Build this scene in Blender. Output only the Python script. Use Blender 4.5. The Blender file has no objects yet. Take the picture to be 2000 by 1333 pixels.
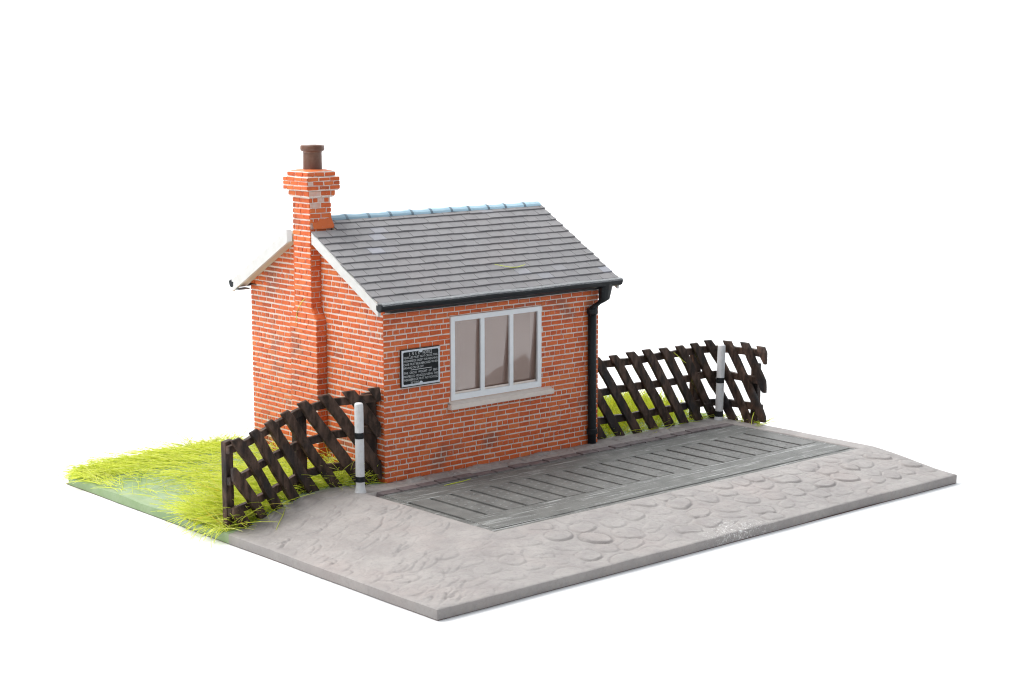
import bpy, bmesh, math, random
import numpy as np
from mathutils import Vector, Matrix, noise as mnoise

random.seed(7); np.random.seed(7)
SC = bpy.context.scene
COL = SC.collection

# ------------------------------------------------------------------ camera
def make_camera():
    cd = bpy.data.cameras.new('camera'); co = bpy.data.objects.new('camera', cd); COL.objects.link(co)
    yaw, pitch, roll = math.radians(41.4529), math.radians(-8.8387), math.radians(-0.0496)
    f = Vector((math.sin(yaw)*math.cos(pitch), math.cos(yaw)*math.cos(pitch), math.sin(pitch)))
    r = Vector((math.cos(yaw), -math.sin(yaw), 0)); u = r.cross(f)
    r2 = r*math.cos(roll)+u*math.sin(roll); u2 = -r*math.sin(roll)+u*math.cos(roll)
    m = Matrix((r2, u2, -f)).transposed().to_4x4(); m.translation = Vector((-21.1981, -27.9002, 8.3249))
    co.matrix_world = m
    cd.sensor_width = 36; cd.lens = 3437/2000*36; cd.clip_start = .5; cd.clip_end = 600
    cd.dof.use_dof = True; cd.dof.focus_distance = 37.0; cd.dof.aperture_fstop = 1.1
    SC.camera = co
make_camera()

# ------------------------------------------------------------------ studio light
wd = bpy.data.worlds.new('World'); SC.world = wd; wd.use_nodes = True
bg = wd.node_tree.nodes['Background']; bg.inputs[1].default_value = 1
# a white studio that is dimmer on the photographer's side of the table
_n = wd.node_tree.nodes; _l = wd.node_tree.links
_tc = _n.new('ShaderNodeTexCoord'); _dp = _n.new('ShaderNodeVectorMath'); _dp.operation = 'DOT_PRODUCT'; _dp.inputs[1].default_value = (.66, .75, 0)
_l.new(_tc.outputs['Generated'], _dp.inputs[0])
_rp = _n.new('ShaderNodeValToRGB'); _mr = _n.new('ShaderNodeMapRange'); _mr.inputs['From Min'].default_value = -1
_l.new(_dp.outputs['Value'], _mr.inputs['Value']); _l.new(_mr.outputs[0], _rp.inputs[0])
_rp.color_ramp.elements[0].position = .15; _rp.color_ramp.elements[0].color = (.48, .50, .53, 1)
_rp.color_ramp.elements[1].position = .75; _rp.color_ramp.elements[1].color = (.84, .88, .92, 1)
_l.new(_rp.outputs[0], bg.inputs[0])
def area(name, loc, target, size, power, col=(1, 1, 1)):
    ld = bpy.data.lights.new(name, 'AREA'); ld.shape = 'RECTANGLE'; ld.size, ld.size_y = size
    ld.energy = power; ld.color = col
    o = bpy.data.objects.new(name, ld); COL.objects.link(o); o.location = loc
    o.rotation_euler = (Vector(target)-Vector(loc)).to_track_quat('-Z', 'Y').to_euler()
    return o
area('softbox_overhead', (-7, 10, 25), (2, 0, 0), (15, 15), 7600, (1, .985, .96))
area('softbox_side', (-26, 10, 14), (0, 2, 2), (14, 14), 2300, (1, .98, .95))
area('backdrop_lamp', (22, 30, 38), (40, 46, 4), (84, 26), 33000)
SC.view_settings.view_transform = 'Standard'; SC.view_settings.look = 'None'
SC.cycles.filter_width = 1.15; SC.cycles.use_denoising = True; SC.cycles.sample_clamp_indirect = 4
SC.view_settings.exposure = 0; SC.view_settings.gamma = 1

# ------------------------------------------------------------------ helpers
class MB:
    """collects polygons into one mesh"""
    def __init__(s): s.v = []; s.f = []; s.t = []; s.mi = []
    def add(s, verts, faces, tint=.5, mi=0):
        b = len(s.v); s.v += [tuple(q) for q in verts]; s.t += [tint]*len(verts)
        s.f += [tuple(i+b for i in f) for f in faces]; s.mi += [mi]*len(faces)
    def box(s, lo, hi, tint=.5, mi=0):
        x0, y0, z0 = lo; x1, y1, z1 = hi
        s.add([(x0,y0,z0),(x1,y0,z0),(x1,y1,z0),(x0,y1,z0),(x0,y0,z1),(x1,y0,z1),(x1,y1,z1),(x0,y1,z1)],
              [(0,3,2,1),(4,5,6,7),(0,1,5,4),(1,2,6,5),(2,3,7,6),(3,0,4,7)], tint, mi)
    def prism(s, poly, off, tint=.5, mi=0):
        n = len(poly); a = [Vector(p) for p in poly]; off = Vector(off); b = [p+off for p in a]
        s.add(a+b, [tuple(range(n))[::-1], tuple(range(n, 2*n))]+[(i, (i+1) % n, n+(i+1) % n, n+i) for i in range(n)], tint, mi)
    def sweep(s, rings, closed_ends=True, tint=.5, mi=0):
        n = len(rings[0]); vs = [p for r in rings for p in r]; fs = []
        for k in range(len(rings)-1):
            for i in range(n):
                j = (i+1) % n; fs.append((k*n+i, k*n+j, (k+1)*n+j, (k+1)*n+i))
        if closed_ends:
            fs.append(tuple(range(n))[::-1]); m = (len(rings)-1)*n; fs.append(tuple(range(m, m+n)))
        s.add(vs, fs, tint, mi)
    def lathe(s, prof, c, seg=28, tint=.5, wob=0):
        rings = []
        for r, z in prof:
            rings.append([(c[0]+r*(1+wob*math.sin(3*a+z*2))*math.cos(a), c[1]+r*(1+wob*math.sin(3*a+z*2))*math.sin(a), c[2]+z)
                          for a in [2*math.pi*i/seg for i in range(seg)]])
        s.sweep(rings, True, tint)
    def build(s, name, mats, parent=None, bevel=0, smooth=False, recalc=True):
        me = bpy.data.meshes.new(name); me.from_pydata(s.v, [], s.f)
        if not isinstance(mats, (list, tuple)): mats = [mats]
        for m in mats: me.materials.append(m)
        me.polygons.foreach_set('material_index', s.mi)
        at = me.attributes.new('tint', 'FLOAT', 'POINT'); at.data.foreach_set('value', s.t)
        if recalc:
            bm = bmesh.new(); bm.from_mesh(me); bmesh.ops.recalc_face_normals(bm, faces=bm.faces); bm.to_mesh(me); bm.free()
        if smooth: me.polygons.foreach_set('use_smooth', [True]*len(me.polygons))
        me.update()
        o = bpy.data.objects.new(name, me); COL.objects.link(o)
        if parent is not None: o.parent = parent; o.matrix_parent_inverse = Matrix.Translation(-parent.location)
        if bevel:
            b = o.modifiers.new('bevel', 'BEVEL'); b.width = bevel; b.segments = 2; b.limit_method = 'ANGLE'; b.angle_limit = math.radians(40)
        return o
def tag(o, label=None, cat=None, group=None, kind=None):
    for k, v in (('label', label), ('category', cat), ('group', group), ('kind', kind)):
        if v: o[k] = v
    return o
def thing(name, label, cat, loc=(0,0,0), group=None):
    o = bpy.data.objects.new(name, None); COL.objects.link(o); o.location = loc; o.empty_display_size = .2
    return tag(o, label, cat, group)

# ------------------------------------------------------------------ materials
class NT:
    def __init__(s, name):
        s.m = bpy.data.materials.new(name); s.m.use_nodes = True; s.n = s.m.node_tree.nodes; s.l = s.m.node_tree.links
        s.p = s.n['Principled BSDF']; s.out = s.n['Material Output']
    def new(s, t, **kw):
        n = s.n.new(t)
        for k, v in kw.items(): setattr(n, k, v)
        return n
    def link(s, a, b): s.l.new(a, b)
    def coord(s, scale=(1,1,1)):
        c = s.new('ShaderNodeTexCoord'); mp = s.new('ShaderNodeMapping'); mp.inputs['Scale'].default_value = scale
        s.link(c.outputs['Object'], mp.inputs['Vector']); return mp.outputs[0]
    def noise(s, scale, detail=3, rough=.55, vec=None, dist=0):
        n = s.new('ShaderNodeTexNoise'); n.inputs['Scale'].default_value = scale; n.inputs['Detail'].default_value = detail
        n.inputs['Roughness'].default_value = rough; n.inputs['Distortion'].default_value = dist
        s.link(vec if vec is not None else s.coord(), n.inputs['Vector']); return n.outputs['Fac']
    def ramp(s, fac, stops):
        r = s.new('ShaderNodeValToRGB'); e = r.color_ramp.elements
        while len(e) < len(stops): e.new(.5)
        for q, (p, c) in zip(e, stops): q.position = p; q.color = (c[0], c[1], c[2], 1) if isinstance(c, (tuple, list)) else (c, c, c, 1)
        s.link(fac, r.inputs[0]); return r.outputs[0]
    def mix(s, fac, a, b, mode='MIX'):
        m = s.new('ShaderNodeMix', data_type='RGBA', blend_type=mode)
        for sock, v in ((m.inputs[0], fac), (m.inputs[6], a), (m.inputs[7], b)):
            if isinstance(v, (int, float)): sock.default_value = v
            elif isinstance(v, tuple): sock.default_value = (v[0], v[1], v[2], 1)
            else: s.link(v, sock)
        return m.outputs[2]
    def math(s, op, a, b=None):
        m = s.new('ShaderNodeMath', operation=op)
        for sock, v in ((m.inputs[0], a), (m.inputs[1], b)):
            if v is None: continue
            if isinstance(v, (int, float)): sock.default_value = v
            else: s.link(v, sock)
        return m.outputs[0]
    def attr(s, name):
        a = s.new('ShaderNodeAttribute'); a.attribute_name = name; return a.outputs['Fac']
    def bump(s, h, strength=.3, dist=.02):
        b = s.new('ShaderNodeBump'); b.inputs['Strength'].default_value = strength; b.inputs['Distance'].default_value = dist
        s.link(h, b.inputs['Height']); s.link(b.outputs[0], s.p.inputs['Normal'])
    def fin(s, col, rough=.5, spec=.4):
        if isinstance(col, tuple): s.p.inputs['Base Color'].default_value = (*col, 1)
        else: s.link(col, s.p.inputs['Base Color'])
        if isinstance(rough, (int, float)): s.p.inputs['Roughness'].default_value = rough
        else: s.link(rough, s.p.inputs['Roughness'])
        s.p.inputs['Specular IOR Level'].default_value = spec
        return s.m

def m_brick():
    n = NT('painted_brick'); t = n.attr('tint')
    base = n.ramp(t, [(0, (.42, .075, .029)), (.45, (.64, .115, .034)), (.93, (.70, .18, .058)), (1, (.68, .52, .46))])
    fine = n.noise(9, 4)
    base = n.mix(n.ramp(fine, [(.35, 0), (.75, .55)]), base, (.72, .19, .05))
    blotch = n.noise(1.15, 2, .5)
    base = n.mix(n.ramp(blotch, [(.58, 0), (.70, .6)]), base, (.22, .10, .075))
    smear = n.noise(26, 4, .65)
    base = n.mix(n.ramp(smear, [(.64, 0), (.70, .55)]), base, (.74, .58, .50))
    n.bump(n.noise(38, 4, .6), .35, .012)
    return n.fin(base, .5, .2)
def m_mortar():
    n = NT('mortar')
    a = n.noise(14, 4, .6)
    c = n.mix(n.ramp(a, [(.58, 0), (.68, .7)]), (.79, .70, .64), (.62, .22, .09))
    b = n.noise(1.0, 2)
    c = n.mix(n.ramp(b, [(.62, 0), (.75, .4)]), c, (.45, .33, .28))
    n.bump(n.noise(40, 3), .4, .01)
    return n.fin(c, .7, .2)
def m_slate():
    n = NT('roof_slate'); t = n.attr('tint')
    base = n.ramp(t, [(0, (.198, .194, .202)), (.55, (.215, .210, .217)), (.85, (.226, .221, .228)), (.93, (.285, .288, .32)), (1, (.33, .345, .40))])
    base = n.mix(n.ramp(n.noise(.55, 2), [(.45, 0), (.7, .35)]), base, (.245, .220, .220))
    base = n.mix(n.ramp(n.noise(34, 3), [(.74, 0), (.78, .4)]), base, (.5, .5, .5))
    n.bump(n.noise(30, 4), .18, .012)
    return n.fin(base, .55, .22)
def m_ridge():
    n = NT('ridge_blue')
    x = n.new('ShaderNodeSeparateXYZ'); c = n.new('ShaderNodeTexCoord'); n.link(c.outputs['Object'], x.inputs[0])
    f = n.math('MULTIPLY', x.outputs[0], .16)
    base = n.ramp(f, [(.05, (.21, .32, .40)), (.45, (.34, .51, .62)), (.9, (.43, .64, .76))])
    base = n.mix(n.ramp(n.noise(16, 4), [(.55, 0), (.7, .5)]), base, (.25, .38, .46))
    n.bump(n.noise(25, 3), .2, .01)
    return n.fin(base, .45)
def m_simple(name, col, col2=None, scale=8, rough=.5, spec=.4, bump=.15, lo=.45, hi=.7, vec=None, amt=.8, bs=30):
    n = NT(name)
    c = col
    if col2: c = n.mix(n.ramp(n.noise(scale, 4, .6, n.coord(vec) if vec else None), [(lo, 0), (hi, amt)]), col, col2)
    if bump: n.bump(n.noise(bs, 4, .6, n.coord(vec) if vec else None), bump, .015)
    return n.fin(c, rough, spec)
def m_ground():
    n = NT('ground_paint'); g = n.attr('green'); w = n.attr('crev_side_shade')
    base = n.mix(n.ramp(n.noise(1.6, 4, .6), [(.35, 0), (.7, 1)]), (.325, .300, .290), (.410, .382, .365))
    base = n.mix(n.ramp(n.noise(.7, 3), [(.5, 0), (.75, .35)]), base, (.45, .37, .345))
    base = n.mix(n.ramp(n.noise(12, 5, .7), [(.50, 0), (.70, .55)]), base, (.26, .243, .235))
    base = n.mix(n.ramp(n.noise(34, 5, .75), [(.60, 0), (.70, .45)]), base, (.56, .55, .54))
    base = n.mix(n.ramp(n.noise(24, 3, .8), [(.70, 0), (.74, .8)]), base, (.12, .115, .11))
    base = n.mix(n.math('MULTIPLY', w, .8), base, (.17, .16, .155))  # dark wash in the crevices; on the slab sides, shade put into the colour
    # dry-brushed white scuff on the front edge
    sep = n.new('ShaderNodeSeparateXYZ'); c = n.new('ShaderNodeTexCoord'); n.link(c.outputs['Object'], sep.inputs[0])
    ax = n.math('ABSOLUTE', n.math('SUBTRACT', sep.outputs[0], 3.35)); ay = n.math('ABSOLUTE', n.math('SUBTRACT', sep.outputs[1], -6.5))
    m1 = n.ramp(n.math('ADD', n.math('MULTIPLY', ax, .7), n.math('MULTIPLY', ay, 1.3)), [(.35, 1), (.95, 0)])
    sc = n.ramp(n.noise(13, 6, .8, None, 1.5), [(.54, 0), (.60, .9)])
    base = n.mix(n.math('MULTIPLY', m1, sc), base, (.80, .79, .78))
    gn = n.noise(2.2, 4)
    grn = n.mix(n.ramp(gn, [(.4, 0), (.7, 1)]), (.205, .305, .140), (.28, .365, .21))
    grn = n.mix(n.ramp(n.noise(.9, 2), [(.5, 0), (.65, .5)]), grn, (.36, .39, .32))
    gg = n.math('ADD', g, n.math('MULTIPLY', n.math('SUBTRACT', n.noise(6, 4), .5), .8))
    base = n.mix(n.ramp(gg, [(.4, 0), (.6, 1)]), base, grn)
    n.bump(n.noise(13, 5, .6), .32, .03)
    return n.fin(base, n.ramp(g, [(0, .62), (1, .42)]), .35)
def m_timber():
    n = NT('painted_timber')
    v = n.coord((.5, 15, 15)); d = n.noise(1.6, 4, .6, v, 1.2)
    base = n.mix(n.ramp(n.noise(2.2, 3), [(.35, 0), (.7, 1)]), (.125, .127, .121), (.18, .182, .172))
    base = n.mix(n.ramp(d, [(.575, 0), (.63, .8)]), base, (.50, .51, .50))
    base = n.mix(n.ramp(n.noise(50, 3), [(.66, 0), (.72, .5)]), base, (.6, .6, .6))
    n.bump(d, .5, .03)
    return n.fin(base, .55, .22)
def m_deck():
    n = NT('deck_plate')
    base = n.mix(n.ramp(n.noise(2.5, 4), [(.35, 0), (.7, 1)]), (.13, .13, .125), (.19, .19, .181))
    base = n.mix(n.ramp(n.noise(45, 4, .7), [(.58, 0), (.70, .6)]), base, (.36, .36, .35))
    base = n.mix(n.attr('tint'), base, (.40, .40, .39))
    n.bump(n.noise(40, 4), .35, .015)
    return n.fin(base, .55, .22)
def m_fence():
    n = NT('stained_wood')
    v = n.coord((5, 5, 1.5))
    base = n.mix(n.ramp(n.noise(1.5, 4, .6, v), [(.4, 0), (.7, 1)]), (.028, .017, .012), (.135, .084, .063))
    base = n.mix(n.ramp(n.noise(1.3, 2), [(.5, 0), (.68, .8)]), base, (.018, .020, .024))
    geo = n.new('ShaderNodeNewGeometry'); sep = n.new('ShaderNodeSeparateXYZ'); n.link(geo.outputs['True Normal'], sep.inputs[0])
    base = n.mix(n.ramp(n.noise(60, 3), [(.70, 0), (.74, .35)]), base, (.3, .26, .24))
    n.bump(n.noise(24, 4), .4, .02)
    return n.fin(base, .55, .22)
def m_grass():
    n = NT('static_grass'); t = n.attr('tint')
    base = n.ramp(t, [(0, (.58, .69, .06)), (.35, (.84, .91, .13)), (.8, (.93, .96, .24)), (.93, (.93, .96, .38)), (1, (.90, .66, .03))])
    n.fin(base, .5, .3)
    tr = n.new('ShaderNodeBsdfTranslucent'); n.link(base, tr.inputs[0])
    ms = n.new('ShaderNodeMixShader'); ms.inputs[0].default_value = .5
    n.link(n.p.outputs[0], ms.inputs[1]); n.link(tr.outputs[0], ms.inputs[2]); n.link(ms.outputs[0], n.out.inputs[0])
    return n.m
def m_glass():
    n = NT('clear_plastic')
    n.fin((.78, .52, .43), .5, .3)
    tr = n.new('ShaderNodeBsdfTransparent'); tr.inputs[0].default_value = (.93, .92, .91, 1)
    gl = n.new('ShaderNodeBsdfGlossy'); gl.inputs['Roughness'].default_value = .05
    fr = n.new('ShaderNodeLayerWeight'); fr.inputs[0].default_value = .35
    b = n.new('ShaderNodeBump'); b.inputs['Strength'].default_value = .15; b.inputs['Distance'].default_value = .12
    n.link(n.noise(.9, 1), b.inputs['Height']); n.link(b.outputs[0], gl.inputs['Normal'])
    m1 = n.new('ShaderNodeMixShader'); m1.inputs[0].default_value = .40
    n.link(tr.outputs[0], m1.inputs[1]); n.link(n.p.outputs[0], m1.inputs[2])
    m2 = n.new('ShaderNodeMixShader'); f = n.math('ADD', n.math('MULTIPLY', fr.outputs['Fresnel'], .8), .13); n.link(f, m2.inputs[0])
    n.link(m1.outputs[0], m2.inputs[1]); n.link(gl.outputs[0], m2.inputs[2]); n.link(m2.outputs[0], n.out.inputs[0])
    return n.m

M = dict(
    ridgecap=m_simple('ridge_joint', (.13, .19, .24), (.22, .30, .36), 9, .5, .3, .2),
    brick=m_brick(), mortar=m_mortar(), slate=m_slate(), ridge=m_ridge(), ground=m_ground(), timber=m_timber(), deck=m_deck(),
    fence=m_fence(), grass=m_grass(), glass=m_glass(),
    barge=m_simple('barge_white', (.63, .625, .62), (.57, .555, .53), 5, .5, .4, .1),
    soffit=m_simple('soffit_cream', (.66, .57, .47), (.60, .50, .41), 3, .55, .3, .1),
    black=m_simple('gutter_black', (.010, .013, .016), (.04, .045, .05), 22, .45, .28, .2, .62, .75),
    gutter=m_simple('gutter_grey_lip', (.12, .13, .14), (.34, .35, .36), 14, .42, .5, .3, .45, .65, (1, 6, 6)),
    white=m_simple('window_white', (.86, .89, .92), (.82, .86, .90), 6, .4, .4, .06),
    sill=m_simple('sill_cream', (.80, .72, .66), (.72, .63, .57), 8, .5, .3, .12),
    post=m_simple('post_white', (.72, .74, .76), (.60, .60, .58), 11, .45, .4, .2, .5, .75),
    pot=m_simple('pot_brown', (.13, .055, .032), (.19, .105, .07), 5, .4, .45, .15),
    inside=m_simple('inside_brown', (.55, .36, .29), (.50, .32, .25), 2, .5, .4, .1),
    edging=m_simple('edging_brick', (.15, .125, .128), (.24, .21, .21), 7, .55, .3, .35),
    under=m_simple('underside_brown', (.10, .055, .045), None, 1, .7, .2, 0),
    sign=m_simple('sign_black', (.007, .010, .012), (.014, .018, .021), 9, .5, .2, .08),
    signw=m_simple('sign_white', (.66, .71, .77), (.55, .60, .66), 25, .45, .4, .05),
    letter=m_simple('letter_white', (.82, .85, .87), None, 1, .5, .3, 0),
    slot=m_simple('slot_dark', (.030, .030, .030), None, 1, .7, .2, 0),
    backdrop=m_simple('white_paper', (.93, .935, .94), None, 1, .8, .1, 0),
)

# ------------------------------------------------------------------ backdrop (seamless paper sweep)
ZB = -.5
def backdrop():
    yaw = math.radians(41.45); fx, fy = math.sin(yaw), math.cos(yaw); rx, ry = math.cos(yaw), -math.sin(yaw)
    prof = [(-60, ZB), (28, ZB)]
    for k in range(1, 13):
        a = k/12*math.pi/2; prof.append((28+16*math.sin(a), ZB+16*(1-math.cos(a))))
    prof.append((44, 75))
    mb = MB(); vs = []; W2 = 70
    for d, z in prof:
        for s in (-W2, W2): vs.append((fx*d+rx*s, fy*d+ry*s, z))
    mb.add(vs, [(2*i, 2*i+1, 2*i+3, 2*i+2) for i in range(len(prof)-1)])
    o = mb.build('backdrop', M['backdrop'], smooth=True); tag(o, kind='structure')
backdrop()

# ------------------------------------------------------------------ model base
X0, X1, Y0, Y1 = -4.0, 10.34, -6.61, 6.07
def sst(t): t = np.clip(t, 0, 1); return t*t*(3-2*t)
def base_h(x, y):
    x = np.asarray(x, float); y = np.asarray(y, float)
    l = np.clip((-.85-x)/3.1, 0, 1); l = .5*l+.5*sst(l)
    f = np.clip((-4.4-y)/2.15, 0, 1); f = .55*f+.45*sst(f)
    b = sst((y-4.6)/1.4)*.8
    return -.035-.265*(1-(1-l)*(1-f)*(1-b))
def hz(x, y): return float(base_h(x, y))

LF = [(-3.86, -.30), (-3.4, -.18), (-2.8, .10), (-2.2, .33), (-1.6, .50), (-1.1, .48), (-.65, .36), (-.03, .10)]
RF = [(6.06, .30), (7.0, .24), (7.84, .20), (8.6, .17), (9.3, .20), (9.9, .22), (10.20, .02), (10.27, -.40), (10.27, -.85), (10.25, -1.36)]
class Curve:
    def __init__(s, pts):
        P = [Vector(p).to_3d() for p in pts]; P = [P[0]*2-P[1]]+P+[P[-1]*2-P[-2]]; s.q = []
        for i in range(1, len(P)-2):
            for k in range(16):
                t = k/16; a, b, c, d = P[i-1:i+3]
                s.q.append(.5*((2*b)+(c-a)*t+(2*a-5*b+4*c-d)*t*t+(3*b-a-3*c+d)*t**3))
        s.q.append(P[-2]); s.s = [0]
        for a, b in zip(s.q, s.q[1:]): s.s.append(s.s[-1]+(b-a).length)
        s.L = s.s[-1]
    def at(s, t):
        t = min(max(t, 0), s.L-1e-6); i = max(j for j in range(len(s.s)-1) if s.s[j] <= t+1e-9)
        k = (t-s.s[i])/(s.s[i+1]-s.s[i]); return s.q[i].lerp(s.q[i+1], k)
    def nrm(s, t):
        d = (s.at(t+.06)-s.at(t-.06)).normalized(); return Vector((d.y, -d.x, 0))     # towards the viewer's side
LC, RC = Curve(LF), Curve(RF)

def fence_y(x):
    xs = [p[0] for p in LF]+[p[0] for p in RF[:6]]; ys = [p[1] for p in LF]+[p[1] for p in RF[:6]]
    return np.interp(x, [-4.2]+xs, [-.42]+ys)

def fbm(X, Y, sc, oct=4, seed=0):
    rng = np.random.RandomState(seed); out = np.zeros_like(X); amp = 1; tot = 0
    for o in range(oct):
        N = 128; g = rng.rand(N, N)*2-1
        u = X*sc*2**o+50.3; v = Y*sc*2**o+61.7
        iu = np.floor(u).astype(int); iv = np.floor(v).astype(int); fu = sst(u-iu); fv = sst(v-iv)
        a = g[iu % N, iv % N]; b = g[(iu+1) % N, iv % N]; c = g[iu % N, (iv+1) % N]; d = g[(iu+1) % N, (iv+1) % N]
        out += amp*((a*(1-fu)+b*fu)*(1-fv)+(c*(1-fu)+d*fu)*fv); tot += amp; amp *= .5
    return out/tot
def cells(X, Y, sx, sy, seed, jit=.75):
    rng = np.random.RandomState(seed); N = 64; jx = (rng.rand(N, N)-.5)*jit; jy = (rng.rand(N, N)-.5)*jit; val = rng.rand(N, N)
    u = X/sx; v = Y/sy; u = u+.5*(np.floor(v) % 2)*0
    iu = np.floor(u).astype(int); iv = np.floor(v).astype(int)
    F1 = np.full(X.shape, 9.); F2 = np.full(X.shape, 9.); V = np.zeros(X.shape)
    for a in (-1, 0, 1):
        for b in (-1, 0, 1):
            ci, cj = iu+a, iv+b
            dx = ci+.5+jx[ci % N, cj % N]+.5*(cj % 2)-.25-u; dy = cj+.5+jy[ci % N, cj % N]-v
            d = np.sqrt((dx*sx)**2+(dy*sy)**2)/max(sx, sy)
            m = d < F1; F2 = np.where(m, F1, np.minimum(F2, d)); V = np.where(m, val[ci % N, cj % N], V); F1 = np.where(m, d, F1)
    return F1, F2, V

def make_base():
    root = thing('model_base', 'square cobbled grey base with a green painted left corner, carrying the brick hut', 'base', (3.2, -.3, ZB))
    st = .023
    xs = np.linspace(X0, X1, int((X1-X0)/st)+1); ys = np.linspace(Y0, Y1, int((Y1-Y0)/st)+1)
    X, Y = np.meshgrid(xs, ys, indexing='ij')
    # slightly warped outline
    wob = fbm(X, Y, .45, 2, 3)*.035
    PX = X+wob*np.clip(1-np.minimum(X-X0, X1-X)/.5, 0, 1); PY = Y+fbm(X, Y, .4, 2, 5)*.035*np.clip(1-np.minimum(Y-Y0, Y1-Y)/.5, 0, 1)
    # rounded far left corner
    cx, cy, r = X0+.22, Y1-.22, .22
    dd = np.hypot(X-cx, Y-cy); corner = (X < cx) & (Y > cy) & (dd > r)
    PX = np.where(corner, cx+(X-cx)*r/np.maximum(dd, 1e-6), PX); PY = np.where(corner, cy+(Y-cy)*r/np.maximum(dd, 1e-6), PY)
    Z = base_h(X, Y)
    rs = np.random.RandomState(17); Wx = X+.05*fbm(X, Y, 2.4, 3, 11); Wy = Y+.05*fbm(X, Y, 2.4, 3, 12)
    grey = .020*fbm(X, Y, 1.6, 3, 41)+.012*fbm(X, Y, 6, 2, 42); crev_side_shade = np.zeros_like(X)
    def stamp(cx, cy, rx, ry, rot, h, dr, side, plate):
        R_ = max(rx, ry)*1.5; i0, i1 = np.searchsorted(xs, (cx-R_, cx+R_)); j0, j1 = np.searchsorted(ys, (cy-R_, cy+R_))
        if i1-i0 < 2 or j1-j0 < 2: return
        sx, sy = Wx[i0:i1, j0:j1]-cx, Wy[i0:i1, j0:j1]-cy; c, n_ = math.cos(rot), math.sin(rot)
        u = (sx*c+sy*n_)/rx; v = (-sx*n_+sy*c)/ry; r = (np.abs(u)**plate+np.abs(v)**plate)**(1/plate)
        up = sst((1-r)/.16); lean = 1-side+side*(.5+.5*np.clip((u*math.cos(dr)+v*math.sin(dr)), -1, 1))
        grey[i0:i1, j0:j1] += h*up*lean*(.82+.18*np.clip(1-r, 0, 1))
        rim = np.exp(-((r-1.0)/.09)**2)*lean; grey[i0:i1, j0:j1] -= rim*min(.020, .005+h*.62); crev_side_shade[i0:i1, j0:j1] = np.maximum(crev_side_shade[i0:i1, j0:j1], rim*min(1, h/.04))
    yy = -6.45
    while yy < -4.35:                       # cobbled front: rounded setts in wavering rows
        xx = -4.1+rs.uniform(-.3, .3)
        while xx < 10.3:
            w = rs.uniform(.20, .36); t = min(1, max(.40, (xx+1.4)/1.6))
            stamp(xx, yy+rs.uniform(-.09, .09), w, rs.uniform(.15, .25), rs.uniform(-.6, .6), (.006+.024*rs.rand()**1.8)*t, rs.uniform(-2.4, -.6), rs.uniform(.0, .5), rs.uniform(2.0, 3.0))
            xx += w*2+rs.uniform(.0, .16)
        yy += .46
    for k in range(230):                    # flaking, worn flags on the left apron
        xx = rs.uniform(-4, .3); yy = rs.uniform(-6.6, .4)
        if (xx > -.9 and yy > -4.5) or (yy < -4.4 and xx > -2.2): continue
        stamp(xx, yy, rs.uniform(.16, .46), rs.uniform(.10, .22), rs.uniform(.25, .75), rs.uniform(.004, .014), rs.uniform(-2.4, -.6), 1.0, rs.uniform(2, 3.5))
    for k in range(120):
        stamp(rs.uniform(-.5, 9.6), rs.uniform(-.50, -.05), rs.uniform(.2, .42), rs.uniform(.12, .2), rs.uniform(-.1, .1), rs.uniform(.006, .016), rs.uniform(-2.6, -.4), rs.uniform(.5, 1), 3.5)
    rim_d = np.minimum(np.minimum(X-X0, X1-X), Y-Y0)
    wbd = np.maximum(np.maximum(-.80-X, X-9.86), np.maximum(-4.32-Y, Y+.50))
    grey = grey*(.25+.75*sst((rim_d-.02)/.22))*(.15+.85*sst((wbd-.02)/.16))
    green = sst((Y-(fence_y(X)-.16))/.14)
    green = np.where((X > 0) & (X < 6) & (Y < .6), 0, green)
    lumps = .05*fbm(X, Y, .7, 3, 51)+.015*fbm(X, Y, 3, 3, 52)
    Z = Z+np.where(green > .5, lumps, grey)
    # the pit that holds the weighbridge
    pit = (X > -.815) & (X < 9.875) & (Y > -4.335) & (Y < -.50)
    Z = np.where(pit, -.16, Z)
    eb = np.minimum(np.minimum(X-X0, X1-X), np.minimum(Y-Y0, Y1-Y))
    Z = Z-.016*np.clip(1-eb/.04, 0, 1)**2
    crev_side_shade = crev_side_shade*(green < .5)*sst(.5+1.5*fbm(X, Y, 1.3, 3, 61))
    nx, ny = X.shape; idx = np.arange(nx*ny).reshape(nx, ny)
    quads = np.stack([idx[:-1, :-1], idx[1:, :-1], idx[1:, 1:], idx[:-1, 1:]], -1).reshape(-1, 4)
    gq = green[:-1, :-1].reshape(-1) > .5
    verts = np.stack([PX, PY, Z], -1).reshape(-1, 3); gr = green.reshape(-1); cv = crev_side_shade.reshape(-1)
    def sub(name, sel):
        f = quads[sel]; u, inv = np.unique(f, return_inverse=True); inv = inv.reshape(-1, 4)
        me = bpy.data.meshes.new(name); me.from_pydata(verts[u].tolist(), [], inv.tolist())
        me.attributes.new('green', 'FLOAT', 'POINT').data.foreach_set('value', gr[u].astype('f'))
        me.attributes.new('crev_side_shade', 'FLOAT', 'POINT').data.foreach_set('value', cv[u].astype('f'))
        me.materials.append(M['ground']); me.polygons.foreach_set('use_smooth', [True]*len(me.polygons)); me.update()
        o = bpy.data.objects.new(name, me); COL.objects.link(o); o.parent = root; o.matrix_parent_inverse = Matrix.Translation(-root.location)
        return o
    sub('cobble_paving', ~gq); sub('grass_bank', gq)
    # sides
    loop = [(i, 0) for i in range(nx)]+[(nx-1, j) for j in range(1, ny)]+[(i, ny-1) for i in range(nx-2, -1, -1)]+[(0, j) for j in range(ny-2, 0, -1)]
    top = [verts[i*ny+j] for i, j in loop]; g2 = [gr[i*ny+j] if not (j == 0) else 0 for i, j in loop]
    n = len(loop); vs = []; gv = []
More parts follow.
